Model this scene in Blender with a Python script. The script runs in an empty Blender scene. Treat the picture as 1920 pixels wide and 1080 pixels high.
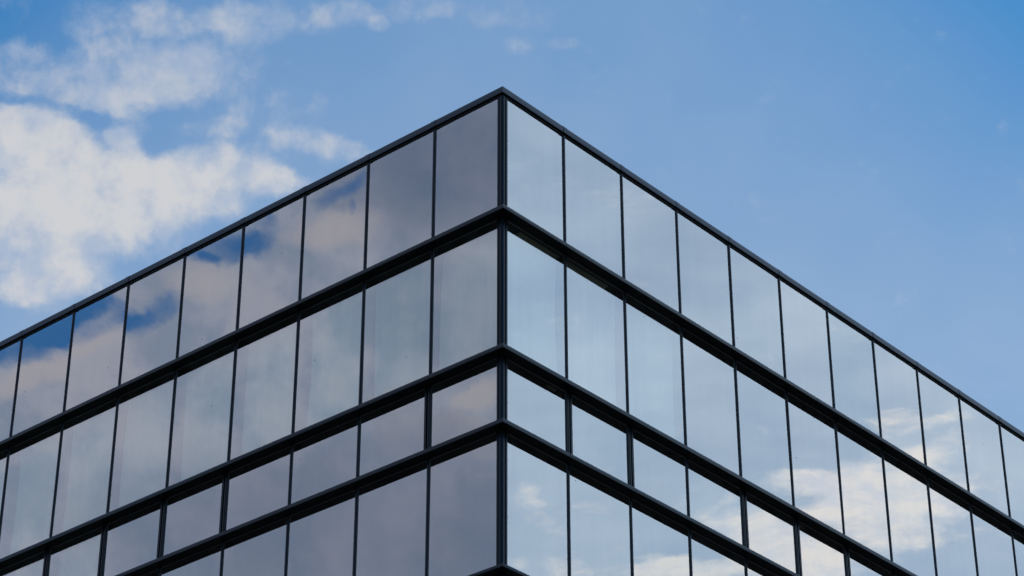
import bpy, bmesh, math, random
from mathutils import Vector, Matrix
random.seed(7)
S = bpy.context.scene
COL = S.collection

# ------------------------------------------------------------------ camera
YAW, PITCH, ROLL = math.radians(41.029), math.radians(30.733), math.radians(-0.0456)
FPX = 4572.91                      # focal length in photograph pixels (1920 wide)
CAM = Vector((18.8971, -21.5095, 1.6))
FW = Vector((-math.sin(YAW)*math.cos(PITCH), math.cos(YAW)*math.cos(PITCH), math.sin(PITCH)))
RT0 = Vector((math.cos(YAW), math.sin(YAW), 0))
UP0 = RT0.cross(FW)
RT = RT0*math.cos(ROLL) + UP0*math.sin(ROLL)
UP = UP0*math.cos(ROLL) - RT0*math.sin(ROLL)
cd = bpy.data.cameras.new("camera"); cam = bpy.data.objects.new("camera", cd); COL.objects.link(cam)
cd.sensor_width = 36.0; cd.lens = FPX*36.0/1920.0; cd.clip_start = 0.5; cd.clip_end = 20000
M = Matrix((RT, UP, -FW)).transposed().to_4x4(); M.translation = CAM
cam.matrix_world = M
S.camera = cam

S.view_settings.view_transform = 'Standard'; S.view_settings.look = 'None'
S.view_settings.gamma = 1.0; S.view_settings.use_curve_mapping = False
S.view_settings.exposure = 0.0
S.cycles.max_bounces = 6; S.cycles.diffuse_bounces = 2; S.cycles.transparent_max_bounces = 10; S.cycles.glossy_bounces = 4

# ------------------------------------------------------------------ sun and sky
SUN_AZ, SUN_EL = math.radians(-6), math.radians(62)      # behind the building: both fronts are in shade
sd = bpy.data.lights.new("sun", 'SUN'); sd.energy = 3.0; sd.angle = math.radians(0.5); sd.color = (1.0, 0.95, 0.88)
so = bpy.data.objects.new("sun", sd); COL.objects.link(so)
sv = Vector((math.sin(SUN_AZ)*math.cos(SUN_EL), math.cos(SUN_AZ)*math.cos(SUN_EL), math.sin(SUN_EL)))
so.rotation_euler = sv.to_track_quat('Z', 'Y').to_euler(); so.location = (0, 0, 60)

W = bpy.data.worlds.new("World"); S.world = W; W.use_nodes = True
NT = W.node_tree; NT.nodes.clear()
def lk(a, b): NT.links.new(a, b)
def put(sock, v):
    if isinstance(v, bpy.types.NodeSocket): lk(v, sock)
    else: sock.default_value = v
def mth(op, a, b=None, c=None, clamp=False):
    n = NT.nodes.new('ShaderNodeMath'); n.operation = op; n.use_clamp = clamp
    put(n.inputs[0], a)
    if b is not None: put(n.inputs[1], b)
    if c is not None: put(n.inputs[2], c)
    return n.outputs[0]
def vec(op, a, b=None, sc=None):
    n = NT.nodes.new('ShaderNodeVectorMath'); n.operation = op; put(n.inputs[0], a)
    if b is not None: put(n.inputs[1], b)
    if sc is not None: put(n.inputs['Scale'], sc)
    return n.outputs['Value'] if op in ('DOT_PRODUCT', 'LENGTH') else n.outputs['Vector']
def smooth(v, a, b, o0=0.0, o1=1.0):
    n = NT.nodes.new('ShaderNodeMapRange'); n.interpolation_type = 'SMOOTHSTEP'
    put(n.inputs[0], v); n.inputs[1].default_value = a; n.inputs[2].default_value = b
    n.inputs[3].default_value = o0; n.inputs[4].default_value = o1
    return n.outputs[0]
def noise(v, scale, detail=6, rough=0.55, lac=2.0, color=False, off=0):
    n = NT.nodes.new('ShaderNodeTexNoise'); n.noise_dimensions = '4D' if off else '3D'
    if off: n.inputs['W'].default_value = off
    put(n.inputs['Vector'], v); n.inputs['Scale'].default_value = scale
    n.inputs['Detail'].default_value = detail; n.inputs['Roughness'].default_value = rough
    n.inputs['Lacunarity'].default_value = lac
    return n.outputs['Color' if color else 'Fac']
def mixc(f, a, b):
    n = NT.nodes.new('ShaderNodeMix'); n.data_type = 'RGBA'
    put(n.inputs['Factor'], f); put(n.inputs[6], a); put(n.inputs[7], b)
    return n.outputs[2]

D = NT.nodes.new('ShaderNodeNewGeometry').outputs['Incoming']
D = vec('SCALE', D, sc=-1.0)
sky = NT.nodes.new('ShaderNodeTexSky'); sky.sky_type = 'NISHITA'; sky.sun_disc = False
sky.sun_elevation = SUN_EL; sky.sun_rotation = SUN_AZ; sky.altitude = 100; sky.air_density = 1.0
sky.dust_density = 0.35; sky.ozone_density = 2.0

def region(basis, blobs, nscale, warp, edge, k, off, stretch=None, rough=.62):
    """cloud cover of one part of the sky; blobs: (x, y, rx, ry, turn, amount) across that part"""
    f, r, u = basis
    df = vec('DOT_PRODUCT', D, tuple(f)); dfm = mth('MAXIMUM', df, 0.15)
    X = mth('MULTIPLY', mth('DIVIDE', vec('DOT_PRODUCT', D, tuple(r)), dfm), FPX/100)
    Y = mth('MULTIPLY', mth('DIVIDE', vec('DOT_PRODUCT', D, tuple(u)), dfm), -FPX/100)
    cx = NT.nodes.new('ShaderNodeCombineXYZ'); lk(X, cx.inputs[0]); lk(Y, cx.inputs[1])
    P = vec('ADD', cx.outputs[0], (9.6, 5.4, 0))                  # hundreds of pixels of angle
    Pn = vec('MULTIPLY', P, stretch) if stretch else P
    wv = vec('SUBTRACT', noise(Pn, 0.9, 5, 0.6, color=True, off=off), (0.5, 0.5, 0.5))
    Pw = vec('ADD', P, vec('SCALE', wv, sc=warp))
    tot = None
    for (x, y, rx, ry, turn, am) in blobs:
        q = vec('SUBTRACT', Pw, (x/100, y/100, 0))
        if turn:
            c_, s_ = math.cos(math.radians(turn)), math.sin(math.radians(turn))
            a = vec('DOT_PRODUCT', q, (c_*100/rx, s_*100/rx, 0)); b = vec('DOT_PRODUCT', q, (-s_*100/ry, c_*100/ry, 0))
            ln = mth('ADD', mth('MULTIPLY', a, a), mth('MULTIPLY', b, b))
        else:
            q = vec('MULTIPLY', q, (100/rx, 100/ry, 0)); ln = vec('DOT_PRODUCT', q, q)
        v = smooth(ln, 0.0, 1.9, am, 0.0)
        tot = v if tot is None else mth('ADD', tot, v)
    fb = mth('SUBTRACT', noise(vec('ADD', Pn, vec('SCALE', wv, sc=.6)), nscale, 10, rough, off=off+3.1), 0.5)
    dens = mth('ADD', tot, mth('MULTIPLY', fb, k))
    return df, smooth(dens, edge[0], edge[1]), dens, P, Pn

def refl(v, n): return v - 2*v.dot(n)*n
NX, NY = Vector((1, 0, 0)), Vector((0, 1, 0))
bA = (FW, RT, UP)
bL = tuple(refl(v, NY) for v in bA)      # the sky that stands opposite the left front
bR = tuple(refl(v, NX) for v in bA)      # the sky that stands opposite the right front

A = [(400,395,80,34,0,.3),(395,240,70,22,-6,.3),(470,315,110,40,8,.28),(120,208,130,16,14,-.55),(300,280,28,34,0,-.35),(285,365,100,72,0,.8),(330,80,70,60,20,.24),(430,110,60,70,20,.34),(200,60,120,40,0,.18),(340,25,90,40,0,.35),(620,270,80,26,10,.3),(300,150,90,60,0,.22),(430,30,60,30,0,.3),(60,330,170,120,0,1.1),(215,385,170,95,8,1.1),(70,475,120,95,25,1.0),(60,255,100,60,0,.8),(330,330,70,50,0,.5),
     (430,322,120,40,8,.85),(520,345,60,30,10,.5),(425,390,50,25,0,.35),(242,246,45,34,0,.75),
     (235,145,135,62,0,.85),(385,155,110,55,10,.42),(45,125,75,50,0,.78),(130,195,170,36,0,.42),(230,35,130,45,0,.5),
     (490,42,105,42,0,.72),(650,25,60,26,0,.62),(706,48,24,17,0,.6),(785,20,70,28,0,.58),(950,24,120,34,0,.46),
     (968,88,30,20,0,.62),(1045,80,34,14,0,.48),(480,235,100,45,-8,.36),(590,275,100,34,10,.42),(560,190,60,30,0,.3),(150,520,90,40,15,.5),(20,545,70,30,0,.5),(0,20,60,30,0,.3)]
L = [(500,700,9000,9000,0,1.12),
     (45,632,125,46,-28,-1.5),(140,590,95,34,-25,-1.0),(185,612,60,28,-28,-.95),(285,572,75,30,-35,-.95),(250,590,30,14,-30,-.4),(425,470,75,24,-12,-1.05),(360,478,34,12,-25,-.55),(403,486,16,9,10,-.5),
     (478,440,42,52,14,-.8),(600,362,90,20,-25,-.42),(645,338,66,26,-20,-.62),(661,380,13,18,0,-.85),(530,560,40,16,-30,-.25),(905,690,60,16,-25,-.3)]
R = [(1290,1075,110,26,-5,.6),(1480,1060,110,40,0,.5),(1560,930,80,30,-10,.45),(1380,960,60,22,-15,.35),(1150,1075,60,20,0,.4),(990,925,30,22,10,.35),(1030,955,50,24,25,.3),(1620,975,185,95,-12,.95),(1500,890,70,22,-18,.5),(1700,905,110,60,10,.55),(1560,880,90,24,-10,.4),(1665,790,60,16,-10,.42),(1745,800,90,14,-14,.4),(1770,845,60,28,-15,.6),
     (1480,1030,110,45,10,.75),(1390,1000,70,40,0,.55),(1250,1065,90,28,0,.65),(1290,1010,50,14,-25,.4),(992,912,22,13,10,.55),(970,935,45,20,10,.38),(1010,975,60,14,30,.35),(1100,965,50,14,30,.34),
     (965,1062,34,18,0,.45),(1330,955,40,14,-20,.45),(1280,940,22,22,0,.42),(1850,940,60,90,0,.2),(1060,1070,40,20,0,.4),(1400,930,40,12,-20,.36),(1610,1085,160,25,0,.25),(1180,1030,50,20,0,.42)]

dA, cA, nA, PA, _ = region(bA, [(x, y, rx, ry, t_, a_+.03) for x, y, rx, ry, t_, a_ in A], 1.5, 0.5, (0.13, 1.30), 2.2, 1.7, None, .60)
dL, cL, nL, PL, _ = region(bL, L, 1.2, 0.8, (-0.55, 1.0), 2.1, 6.3, None, .64)
dR, cR, nR, PR, PRn = region(bR, R, 1.1, 0.8, (0.15, 1.20), 2.9, 11.9, (0.75, 1.7, 1), .63)
gA, gL, gR = smooth(dA, .90, .94), smooth(dL, .90, .94), smooth(dR, .90, .94)
# everywhere else: loose scattered cloud
cG = smooth(noise(D, 3.2, 9, 0.6), 0.50, 0.64)

SKY = sky.outputs[0]
SS = 0.085
def tint(col, t, sc=1.0):
    return vec('SCALE', vec('MULTIPLY', col, t), sc=sc)
base = tint(SKY, (0.42, 1.05, 1.34), 1.0)
# cloud brightnesses are in the units of the sky texture
k = 1.0/SS
def cl(r, g, b): return (r*k, g*k, b*k, 1)
# region A
shadeA = smooth(mth('ADD', mth('MULTIPLY', nA, .35), mth('MULTIPLY', noise(PA, 1.5, 7, .56, off=2.2), 2.9)), 1.4, 2.45)
colA = mixc(shadeA, cl(.42,.50,.64), cl(.655,.655,.665))
def comp(P, i):
    n = NT.nodes.new('ShaderNodeSeparateXYZ'); lk(P, n.inputs[0]); return n.outputs[i]
# a thin high haze, thicker low down and in the middle of this part of the sky
yA = mth('DIVIDE', comp(PA, 1), 7.2, clamp=True); xA = mth('POWER', mth('ABSOLUTE', mth('DIVIDE', mth('SUBTRACT', comp(PA, 0), 9.6), 9.2)), 2)
hz = mth('SUBTRACT', mth('MULTIPLY_ADD', yA, .22, .27), mth('MULTIPLY', mth('MULTIPLY', xA, .27), mth('SUBTRACT', 1, yA)), clamp=True)
hz = mth('MULTIPLY', hz, smooth(noise(PA, .35, 4, .5, off=5.5), .2, .8, .85, 1.15), clamp=True)
baseA = mixc(hz, base, cl(.50,.58,.68))
thA = smooth(mth('ADD', comp(PA, 1), mth('MULTIPLY', noise(PA, .9, 4, .5, off=1.1), .8)), 1.9, 3.0, .66, .92)
outA = mixc(mth('MULTIPLY', cA, thA), baseA, colA)
# region L : a heavy grey bank with blue gaps
lit = smooth(noise(PL, 0.75, 8, .6, off=8.8), .36, .62)
colL = mixc(lit, cl(.35,.43,.58), cl(.54,.57,.68))
def spot(P, x, y, rx, ry, turn=0, a=1.0):
    q = vec('SUBTRACT', P, (x/100, y/100, 0)); c_, s_ = math.cos(math.radians(turn)), math.sin(math.radians(turn))
    u_ = vec('DOT_PRODUCT', q, (c_*100/rx, s_*100/rx, 0)); v_ = vec('DOT_PRODUCT', q, (-s_*100/ry, c_*100/ry, 0))
    return smooth(mth('ADD', mth('MULTIPLY', u_, u_), mth('MULTIPLY', v_, v_)), 0, 1.8, a, 0)
PLw = vec('ADD', PL, vec('SCALE', vec('SUBTRACT', noise(PL, .8, 5, .6, color=True, off=3.3), (.5,.5,.5)), sc=.9))
dark = mth('MAXIMUM', spot(PLw, 860, 270, 330, 170, 0, 1.0), mth('MAXIMUM', spot(PLw, 700, 1000, 560, 170, 0, .72), spot(PLw, 880, 600, 190, 120, 0, .4)))
vio = smooth(noise(PL, .42, 5, .55, off=4.4), .38, .62)
colL = mixc(dark, colL, mixc(vio, cl(.20,.27,.41), cl(.30,.345,.48)))
warm = mth('MAXIMUM', spot(PLw, 900, 735, 55, 26, -20, 1), mth('MAXIMUM', spot(PLw, 625, 425, 90, 36, -8, .9), mth('MAXIMUM', spot(PLw, 370, 525, 70, 40, 10, .7), spot(PLw, 80, 690, 130, 26, -22, .8))))
colL = mixc(warm, colL, cl(.64,.61,.66))
warm2 = mth('MAXIMUM', spot(PLw, 840, 810, 90, 40, 0, .5), spot(PLw, 740, 800, 60, 60, 0, .4))
colL = mixc(warm2, colL, cl(.44,.43,.50))
outL = mixc(cL, tint(SKY, (0.6, 1.35, 1.85), 1.0), colL)
# region R : thin pale veil with bright wisps
veil = smooth(noise(PRn, .5, 4, .5, off=9.1), .2, .8, .42, .62)
gx = smooth(mth('ADD', comp(PR, 0), mth('MULTIPLY', comp(PR, 1), .8)), 11, 26)
outR = mixc(veil, base, mixc(gx, cl(1.12,1.33,1.50), cl(1.29,1.46,1.56)))
shR = smooth(noise(PRn, 1.4, 8, .62, off=7.7), .36, .60)
outR = mixc(mth('MULTIPLY', cR, .95), outR, mixc(shR, cl(1.08,1.16,1.28), cl(1.36,1.33,1.28)))
outG = mixc(mth('MULTIPLY', cG, .9), base, cl(.60,.62,.68))
def bgs(c):
    b_ = NT.nodes.new('ShaderNodeBackground'); lk(c, b_.inputs[0]); b_.inputs[1].default_value = SS
    return b_.outputs[0]
def mixs(f, a, b_):
    n = NT.nodes.new('ShaderNodeMixShader'); lk(f, n.inputs[0]); lk(a, n.inputs[1]); lk(b_, n.inputs[2]); return n.outputs[0]
out = mixs(gR, mixs(gL, mixs(gA, bgs(outG), bgs(outA)), bgs(outL)), bgs(outR))
wo = NT.nodes.new('ShaderNodeOutputWorld'); lk(out, wo.inputs[0])

# ------------------------------------------------------------------ materials
def newmat(name):
    m = bpy.data.materials.new(name); m.use_nodes = True
    return m, m.node_tree, m.node_tree.nodes['Principled BSDF']
def metal(name, col, rough, metallic, scale=3.0):
    m, nt, b = newmat(name)
    tc = nt.nodes.new('ShaderNodeTexCoord')
    n = nt.nodes.new('ShaderNodeTexNoise'); n.inputs['Scale'].default_value = scale; n.inputs['Detail'].default_value = 5
    nt.links.new(tc.outputs['Object'], n.inputs['Vector'])
    r = nt.nodes.new('ShaderNodeMapRange'); r.inputs[3].default_value = rough*.8; r.inputs[4].default_value = rough*1.25
    nt.links.new(n.outputs['Fac'], r.inputs[0]); nt.links.new(r.outputs[0], b.inputs['Roughness'])
    c = nt.nodes.new('ShaderNodeMix'); c.data_type = 'RGBA'
    c.inputs[6].default_value = (*[x*.85 for x in col], 1); c.inputs[7].default_value = (*[x*1.15 for x in col], 1)
    nt.links.new(n.outputs['Fac'], c.inputs['Factor']); nt.links.new(c.outputs[2], b.inputs['Base Color'])
    b.inputs['Metallic'].default_value = metallic
    return m
M_METAL = metal('anthracite_metal', (.014, .021, .030), .30, .75)
M_COPE = metal('coping_metal', (.028, .042, .062), .30, .75)
M_MULL = metal('mullion_metal', (.014, .022, .036), .36, .6)
M_SHADED_SOFFIT = metal('shaded_soffit_metal', (.003, .0035, .005), .6, .9)  # near-black copy of the metal: shade on the undersides put into the colour
M_DARK = metal('glazing_edge_seal', (.055, .062, .075), .5, 0)
def flat(name, col, rough=.8, sc=2.0, var=.15):
    m = metal(name, col, rough, 0, sc); return m
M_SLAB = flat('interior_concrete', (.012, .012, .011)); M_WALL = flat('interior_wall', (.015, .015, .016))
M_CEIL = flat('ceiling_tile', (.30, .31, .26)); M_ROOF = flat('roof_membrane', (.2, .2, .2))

def glass_mat():
    m, nt, b = newmat('coated_glass'); nt.nodes.remove(b); o = nt.nodes['Material Output']
    N = nt.nodes
    tr = N.new('ShaderNodeBsdfTransparent'); tr.inputs[0].default_value = (.94, .93, .85, 1)
    gl = N.new('ShaderNodeBsdfGlossy'); gl.inputs['Roughness'].default_value = 0.0; 
    oi0 = N.new('ShaderNodeObjectInfo'); cr = N.new('ShaderNodeMix'); cr.data_type = 'RGBA'
    cr.inputs[6].default_value = (.90, .94, .97, 1); cr.inputs[7].default_value = (1, .99, 1, 1)
    nt.links.new(oi0.outputs['Random'], cr.inputs['Factor']); nt.links.new(cr.outputs[2], gl.inputs[0])
    df = N.new('ShaderNodeBsdfDiffuse'); df.inputs[0].default_value = (.35, .37, .36, 1)
    lw = N.new('ShaderNodeLayerWeight'); lw.inputs[0].default_value = .35
    mr = N.new('ShaderNodeMapRange'); mr.inputs[3].default_value = .42; mr.inputs[4].default_value = .74
    nt.links.new(lw.outputs['Facing'], mr.inputs[0])
    mx = N.new('ShaderNodeMixShader'); nt.links.new(mr.outputs[0], mx.inputs[0])
    nt.links.new(tr.outputs[0], mx.inputs[1]); nt.links.new(gl.outputs[0], mx.inputs[2])
    # thin film of dust with vertical rain streaks
    tc = N.new('ShaderNodeTexCoord'); mp = N.new('ShaderNodeMapping'); mp.inputs['Scale'].default_value = (3, 3, .25)
    oi = N.new('ShaderNodeObjectInfo')
    nz = N.new('ShaderNodeTexNoise'); nz.noise_dimensions = '4D'; nz.inputs['Scale'].default_value = 1.6; nz.inputs['Detail'].default_value = 6
    mu = N.new('ShaderNodeMath'); mu.operation = 'MULTIPLY'; mu.inputs[1].default_value = 50
    nt.links.new(oi.outputs['Random'], mu.inputs[0]); nt.links.new(mu.outputs[0], nz.inputs['W'])
    nt.links.new(tc.outputs['Object'], mp.inputs[0]); nt.links.new(mp.outputs[0], nz.inputs['Vector'])
    m2 = N.new('ShaderNodeMapRange'); m2.inputs[1].default_value = .35; m2.inputs[2].default_value = .8
    m2.inputs[3].default_value = .0; m2.inputs[4].default_value = .05
    nt.links.new(nz.outputs['Fac'], m2.inputs[0])
    mx2 = N.new('ShaderNodeMixShader'); nt.links.new(m2.outputs[0], mx2.inputs[0])
    nt.links.new(mx.outputs[0], mx2.inputs[1]); nt.links.new(df.outputs[0], mx2.inputs[2])
    # a few specks of dirt
    vo = N.new('ShaderNodeTexVoronoi'); vo.voronoi_dimensions = '3D'; vo.inputs['Scale'].default_value = 2.3
    ad = N.new('ShaderNodeVectorMath'); ad.operation = 'ADD'
    nt.links.new(tc.outputs['Object'], ad.inputs[0]); nt.links.new(mu.outputs[0], ad.inputs[1]); nt.links.new(ad.outputs[0], vo.inputs['Vector'])
    ls = N.new('ShaderNodeMath'); ls.operation = 'LESS_THAN'; ls.inputs[1].default_value = .022
    nt.links.new(vo.outputs['Distance'], ls.inputs[0])
    dk = N.new('ShaderNodeBsdfDiffuse'); dk.inputs[0].default_value = (.06, .06, .05, 1)
    mx3 = N.new('ShaderNodeMixShader'); nt.links.new(ls.outputs[0], mx3.inputs[0])
    nt.links.new(mx2.outputs[0], mx3.inputs[1]); nt.links.new(dk.outputs[0], mx3.inputs[2])
    nt.links.new(mx3.outputs[0], o.inputs[0])
    return m
M_GLASS = glass_mat()
def curtain_mat(name, c0, c1):
    m, nt, b = newmat(name); N = nt.nodes
    tc = N.new('ShaderNodeTexCoord'); mp = N.new('ShaderNodeMapping'); mp.inputs['Scale'].default_value = (6, 6, .5)
    nz = N.new('ShaderNodeTexNoise'); nz.inputs['Scale'].default_value = 2; nz.inputs['Detail'].default_value = 4
    nt.links.new(tc.outputs['Object'], mp.inputs[0]); nt.links.new(mp.outputs[0], nz.inputs['Vector'])
    c = N.new('ShaderNodeMix'); c.data_type = 'RGBA'; c.inputs[6].default_value = c0; c.inputs[7].default_value = c1
    nt.links.new(nz.outputs['Fac'], c.inputs['Factor']); nt.links.new(c.outputs[2], b.inputs['Base Color'])
    b.inputs['Roughness'].default_value = .9
    return m
M_CURT = {'L': curtain_mat('grey_green_curtain', (.46,.60,.52,1), (.66,.78,.68,1)), 'R': curtain_mat('cream_curtain', (.86,.82,.72,1), (.95,.92,.84,1))}

# ------------------------------------------------------------------ mesh helpers
def obj(name, bm, mat, parent=None, smooth_=False, **kw):
    me = bpy.data.meshes.new(name); bm.normal_update(); bm.to_mesh(me); bm.free()
    if mat: me.materials.append(mat)
    if smooth_:
        for p in me.polygons: p.use_smooth = True
    o = bpy.data.objects.new(name, me); COL.objects.link(o)
    if parent: o.parent = parent
    for a, b in kw.items(): o[a] = b
    return o
def box(bm, x0, x1, y0, y1, z0, z1):
    v = [bm.verts.new((x, y, z)) for z in (z0, z1) for y in (y0, y1) for x in (x0, x1)]
    for f in ((0,2,3,1), (4,5,7,6), (0,1,5,4), (2,6,7,3), (0,4,6,2), (1,3,7,5)):
        bm.faces.new([v[i] for i in f])
# facade coordinates: s along the front away from the corner, o outward, z up
def fp(side, s, o, z): return (-s, -o, z) if side == 'L' else (o, s, z)
def fbox(bm, side, s0, s1, o0, o1, z0, z1):
    a = fp(side, s0, o0, z0); b = fp(side, s1, o1, z1)
    box(bm, min(a[0], b[0]), max(a[0], b[0]), min(a[1], b[1]), max(a[1], b[1]), z0, z1)
def fprism(bm, side, s0, s1, prof, m0=False, m1=False):
    """extrude an (o, z) outline along a front; m0 mitres the end at the corner (s = -o)"""
    A_ = [bm.verts.new(fp(side, -o if m0 else s0, o, z)) for o, z in prof]
    B_ = [bm.verts.new(fp(side, s1, o, z)) for o, z in prof]
    n = len(prof)
    for i in range(n):
        bm.faces.new((A_[i], A_[(i+1) % n], B_[(i+1) % n], B_[i]))
    bm.faces.new(A_); bm.faces.new(B_[::-1])

# ------------------------------------------------------------------ the building
WL, AL, WR, AR = 1.3475, 1.3144, 1.35, 1.363
E = 0.175
def s_of(side, k):               # centre line of mullion k (k = 0 is the corner)
    if k == 0: return 0.0
    return (AL + (k-1)*WL) if side == 'L' else (AR + (k-1)*WR)
NB = {'L': 12, 'R': 14}
LEN = {'L': 40.0, 'R': 46.0}
ROOF, FASC = 21.968, 21.852
LEDGE = [(19.768, 19.838), (17.562, 17.632), (16.438, 16.502), (14.373, 14.422)]
ROWS = [(19.838, FASC), (17.632, 19.768), (16.502, 17.562), (14.422, 16.438)]    # rows of glass, top to bottom
bld = bpy.data.objects.new('office_building', None); COL.objects.link(bld)
bld['label'] = 'dark metal and mirrored glass office building seen at its corner from below'
bld['category'] = 'building'

HW = 0.020                        # half a mullion
OPEN = {('L', 1), ('L', 4), ('L', 5), ('L', 6), ('L', 7), ('R', 1), ('R', 2), ('R', 4), ('R', 5), ('R', 6)}   # wide mullions in the low row
def pane_mesh(s0, s1, z0, z1, side, rnd):
    bm = bmesh.new(); nu, nv = 10, 14
    pil = rnd.uniform(-.0007, .0007); tx = rnd.gauss(0, .0014); tz = rnd.gauss(0, .0010)
    ph = rnd.uniform(0, 6.3); wv = rnd.uniform(.0001, .0003)
    G = []
    for j in range(nv+1):
        row = []
        for i in range(nu+1):
            u, v = i/nu, j/nv; s = s0 + u*(s1-s0); z = z0 + v*(z1-z0)
            o = pil*math.sin(math.pi*u)**.7*math.sin(math.pi*v)**.7 if 0 < u < 1 and 0 < v < 1 else 0
            o += tx*(u-.5)*(s1-s0) + tz*(v-.5)*(z1-z0) + wv*math.sin(3*u+2*v*2+ph)
            row.append(bm.verts.new(fp(side, s, o-.004, z)))
        G.append(row)
    for j in range(nv):
        for i in range(nu):
            q = (G[j][i], G[j][i+1], G[j+1][i+1], G[j+1][i])
            bm.faces.new(q if side == 'R' else q[::-1])
    return bm
def curtain_mesh(s0, s1, z0, z1, side, rnd, d=-.16):
    bm = bmesh.new(); nu, nv = 60, 8; G = []
    ph = rnd.uniform(0, 6); lean = rnd.uniform(-.05, .07); bow = rnd.uniform(-.03, .05)
    for j in range(nv+1):
        v = j/nv; row = []
        e = s1 - lean*(1-v) - bow*math.sin(math.pi*v)
        for i in range(nu+1):
            u = i/nu; s = s0 + u*(e-s0)
            o = d + .010*math.sin(u*34+ph) + .006*math.sin(u*71+ph*2+v) - .012*u*v
            row.append(bm.verts.new(fp(side, s, o, z0 + v*(z1-z0))))
        G.append(row)
    for j in range(nv):
        for i in range(nu):
            bm.faces.new((G[j][i], G[j][i+1], G[j+1][i+1], G[j+1][i]))
    return bm
POST = {'L': .082, 'R': .098}
def half(side, k, r):            # half widths of the mullion on its near and far side
    if k == 0: return (0, POST[side])
    if r == 2 and (side, k) in OPEN: return (.028, .082)
    return (HW, HW)
for side in 'LR':
    for r, (z0, z1) in enumerate(ROWS):
        for k_ in range(NB[side]):
            rnd = random.Random(f'{side}{r}{k_}')
            a = s_of(side, k_) + half(side, k_, r)[1]; b = s_of(side, k_+1) - half(side, k_+1, r)[0]
            bm = bmesh.new(); g = .006
            fbox(bm, side, a, a+g, -.03, .006, z0, z1); fbox(bm, side, b-g, b, -.03, .006, z0, z1)
            fbox(bm, side, a+g, b-g, -.03, .006, z0, z0+g); fbox(bm, side, a+g, b-g, -.03, .006, z1-g, z1)
            wnd = obj('window', bm, M_DARK, bld)
            obj('pane', pane_mesh(a+g*.8, b-g*.8, z0+g*.8, z1-g*.8, side, rnd), M_GLASS, wnd, True)
            cur = (r == 1 and (side == 'L' or k_ < 3)) or (r == 2 and side == 'L' and k_ in (6, 7))
            if cur:
                sh, gap = (.135, rnd.uniform(.03, .10)) if side == 'L' else (.15, rnd.uniform(-.03, .04))
                obj('curtain', curtain_mesh(a+sh, b-gap, z0+.02, z1-.04, side, rnd), M_CURT[side], wnd, True)
        for k_ in range(1, NB[side]+1):
            h0, h1 = half(side, k_, r); s = s_of(side, k_); bm = bmesh.new()
            if h1 > HW:           # paired frame of an opening window: two bars and a dark slot
                fbox(bm, side, s-h0, s+.022, -.05, .016, z0, z1)
                fbox(bm, side, s+.022, s+.046, -.05, -.02, z0, z1)
                fbox(bm, side, s+.046, s+h1, -.05, .020, z0, z1)
                fbox(bm, side, s-.006, s+.006, .016, .022, z0, z1)
                obj('wide_mullion', bm, M_METAL, bld)
            else:
                fbox(bm, side, s-h0, s+h1, -.05, .010, z0, z1)
                fbox(bm, side, s-.009, s+.009, .010, .016, z0, z1)
                obj('mullion', bm, M_MULL, bld)
# corner post: a grooved column, one length per row
for r, (z0, z1) in enumerate(ROWS):
    bm = bmesh.new()
    pl, pr = POST['L'], POST['R']
    pts = [(-pl, -.012), (-pl*.72, -.012), (-pl*.70, -.004), (-pl*.45, -.004), (-pl*.43, -.016), (-.012, -.016), (.004, -.004),
           (.016, .012), (.016, pr*.42), (.004, pr*.44), (.004, pr*.66), (.014, pr*.68), (.014, pr), (-.05, pr), (-.05, .05), (-pl, .05)]
    vb = [bm.verts.new((x, y, z0)) for x, y in pts]; vt = [bm.verts.new((x, y, z1)) for x, y in pts]
    n = len(pts)
    for i in range(n): bm.faces.new((vb[i], vb[(i+1) % n], vt[(i+1) % n], vt[i]))
    bm.faces.new(vb[::-1]); bm.faces.new(vt)
    obj('corner_post', bm, M_METAL, bld)
# ledges: folded metal in lengths with open joints
JOINT = {'L': [1.36, 7.58, 13.7, 19.9, 26, 32, LEN['L']], 'R': [1.20, 7.36, 13.5, 19.7, 25.9, 32, 38, LEN['R']]}
for r, (z0, z1) in enumerate(LEDGE):
    for side in 'LR':
        p = 0.0
        for i, j in enumerate(JOINT[side]):
            rnd = random.Random(f'led{side}{r}{i}'); t = rnd.uniform(-.0025, .0025)
            zk = z0 + (z1-z0)*.52
            prof = [(-.04, z0), (E-.003, z0), (E, z0+.003), (E+t, zk), (E-.007, z1), (-.04, z1)]
            bm = bmesh.new(); fprism(bm, side, p+.003, j-.003, prof, m0=(i == 0))
            bm.faces.ensure_lookup_table()
            o = obj('ledge', bm, M_METAL, bld)
            o.data.materials.append(M_SHADED_SOFFIT); o.data.polygons[0].material_index = 1
            p = j
# parapet fascia and coping lengths with cover strips over each joint
for side in 'LR':
    N_ = NB[side] + 16; p = 0.0
    for k_ in range(1, N_+1):
        s = s_of(side, k_)
        rnd = random.Random(f'cop{side}{k_}'); t = rnd.uniform(-.002, .002)
        zk = FASC + (ROOF-FASC)*.50
        prof = [(-.35, FASC), (.038, FASC), (.045, FASC+.006), (.045+t, zk), (.034, zk+.006), (.030, ROOF-.001), (-.35, ROOF-.014)]
        bm = bmesh.new(); fprism(bm, side, p+.0015, s-.0015, prof, m0=(k_ == 1))
        o = obj('coping', bm, M_COPE, bld); o.data.materials.append(M_SHADED_SOFFIT); o.data.polygons[0].material_index = 1
        bm = bmesh.new()
        pr2 = [(-.34, ROOF-.012), (.026, ROOF-.003), (.030, zk+.006), (.044, zk), (.044, FASC+.004), (.050, FASC+.004), (.050, zk+.002), (.037, zk+.009), (.033, ROOF+.002), (-.34, ROOF-.008)]
        fprism(bm, side, s-.05, s+.05, pr2)
        if side == 'L' or k_ > 0:
            obj('coping_joint_strip', bm, M_COPE, bld)
        p = s
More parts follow.
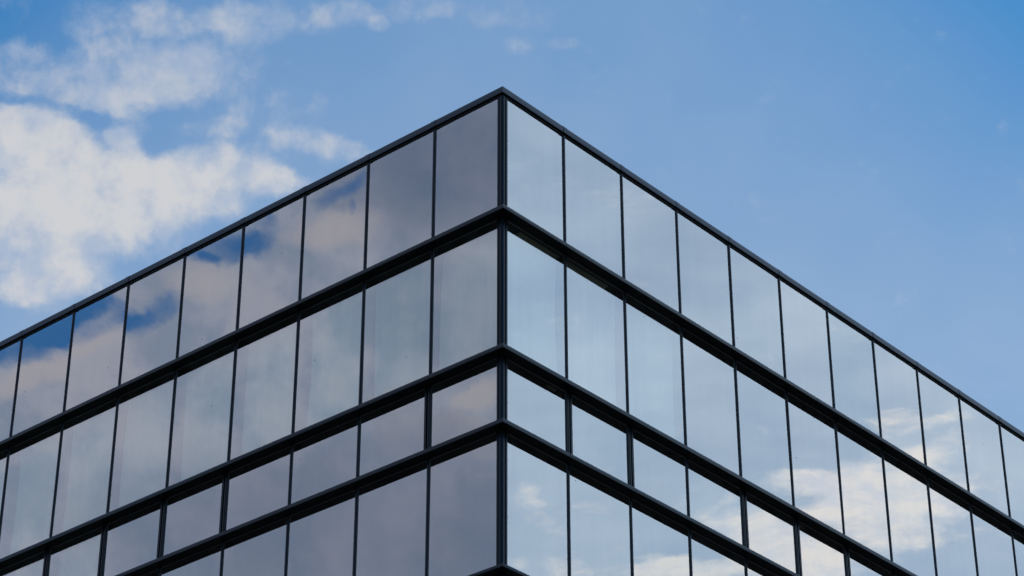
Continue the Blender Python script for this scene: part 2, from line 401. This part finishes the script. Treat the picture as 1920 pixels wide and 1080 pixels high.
# roof, floors and the dark inside
def slab(name, x0, x1, y0, y1, z0, z1, m):
    bm = bmesh.new(); box(bm, x0, x1, y0, y1, z0, z1); return obj(name, bm, m, bld)
LX, LY = -LEN['L'], LEN['R']
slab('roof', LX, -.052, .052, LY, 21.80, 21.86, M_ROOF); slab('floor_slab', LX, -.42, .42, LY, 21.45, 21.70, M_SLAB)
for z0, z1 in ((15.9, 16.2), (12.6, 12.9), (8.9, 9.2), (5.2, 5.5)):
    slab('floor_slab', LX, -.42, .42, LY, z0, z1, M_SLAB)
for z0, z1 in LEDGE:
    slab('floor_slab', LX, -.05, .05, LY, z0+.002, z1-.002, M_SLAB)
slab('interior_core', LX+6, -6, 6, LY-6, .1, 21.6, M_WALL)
# the remaining glazing, outside the photograph
bm = bmesh.new(); bf = bmesh.new()
for side in 'LR':
    low = [(12.9, 14.373), (10.9, 12.8), (8.6, 10.7), (6.6, 8.5), (4.2, 6.5), (.3, 4.1)]
    for (z0, z1) in low + ROWS:
        k0 = 0 if (z0, z1) in low else NB[side]
        for k_ in range(k0, 28):
            a = s_of(side, k_) + (.09 if k_ == 0 else HW); b = s_of(side, k_+1) - HW
            if b > LEN[side]: break
            q = [bm.verts.new(fp(side, s, -.004, z)) for s, z in ((a, z0), (b, z0), (b, z1), (a, z1))]
            bm.faces.new(q if side == 'R' else q[::-1])
            fbox(bf, side, b, b+2*HW, -.05, .010, z0, z1)
    for (z0, z1) in ((12.8, 12.9), (10.7, 10.9), (8.5, 8.6), (6.5, 6.6), (4.1, 4.2), (0, .3)):
        fprism(bf, side, 0, LEN[side], [(-.04, z0), (E, z0), (E, z1), (-.04, z1)], m0=True)
box(bf, -.08, .014, -.014, .09, .3, 14.37)
o = obj('window', bm, M_GLASS, bld); o['kind'] = 'stuff'
obj('lower_frame', bf, M_METAL, bld)
# back walls
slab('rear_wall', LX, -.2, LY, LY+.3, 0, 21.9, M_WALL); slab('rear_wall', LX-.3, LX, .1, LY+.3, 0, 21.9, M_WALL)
# ceiling fittings seen through the glass just under the ledges
def ceil(side, s0, s1, o0, o1, z): 
    bm = bmesh.new(); fbox(bm, side, s0, s1, o0, o1, z-.03, z); obj('ceiling_panel', bm, M_CEIL, bld)
ceil('R', .45, 1.30, -.18, -.06, 19.764)
ceil('R', 1.45, 2.4, -.15, -.06, 19.764)
ceil('R', 1.02, 1.20, -.10, -.06, 17.558)
ceil('R', s_of('R', 5)+.12, s_of('R', 5)+.34, -.20, -.06, 17.558)

# ------------------------------------------------------------------ ground
m, nt, b = newmat('paving'); N = nt.nodes
tc = N.new('ShaderNodeTexCoord'); br = N.new('ShaderNodeTexBrick'); br.inputs['Scale'].default_value = 1.2
br.inputs['Color1'].default_value = (.075, .075, .072, 1); br.inputs['Color2'].default_value = (.06, .06, .058, 1); br.inputs['Mortar'].default_value = (.04, .04, .04, 1)
br.inputs['Mortar Size'].default_value = .012
nt.links.new(tc.outputs['Object'], br.inputs['Vector']); nt.links.new(br.outputs['Color'], b.inputs['Base Color']); b.inputs['Roughness'].default_value = .85
bm = bmesh.new(); R_ = 3000
vs = [bm.verts.new(p) for p in ((-R_, -R_, 0), (R_, -R_, 0), (R_, R_, 0), (-R_, R_, 0))]; bm.faces.new(vs)
obj('ground', bm, m, None, kind='structure')
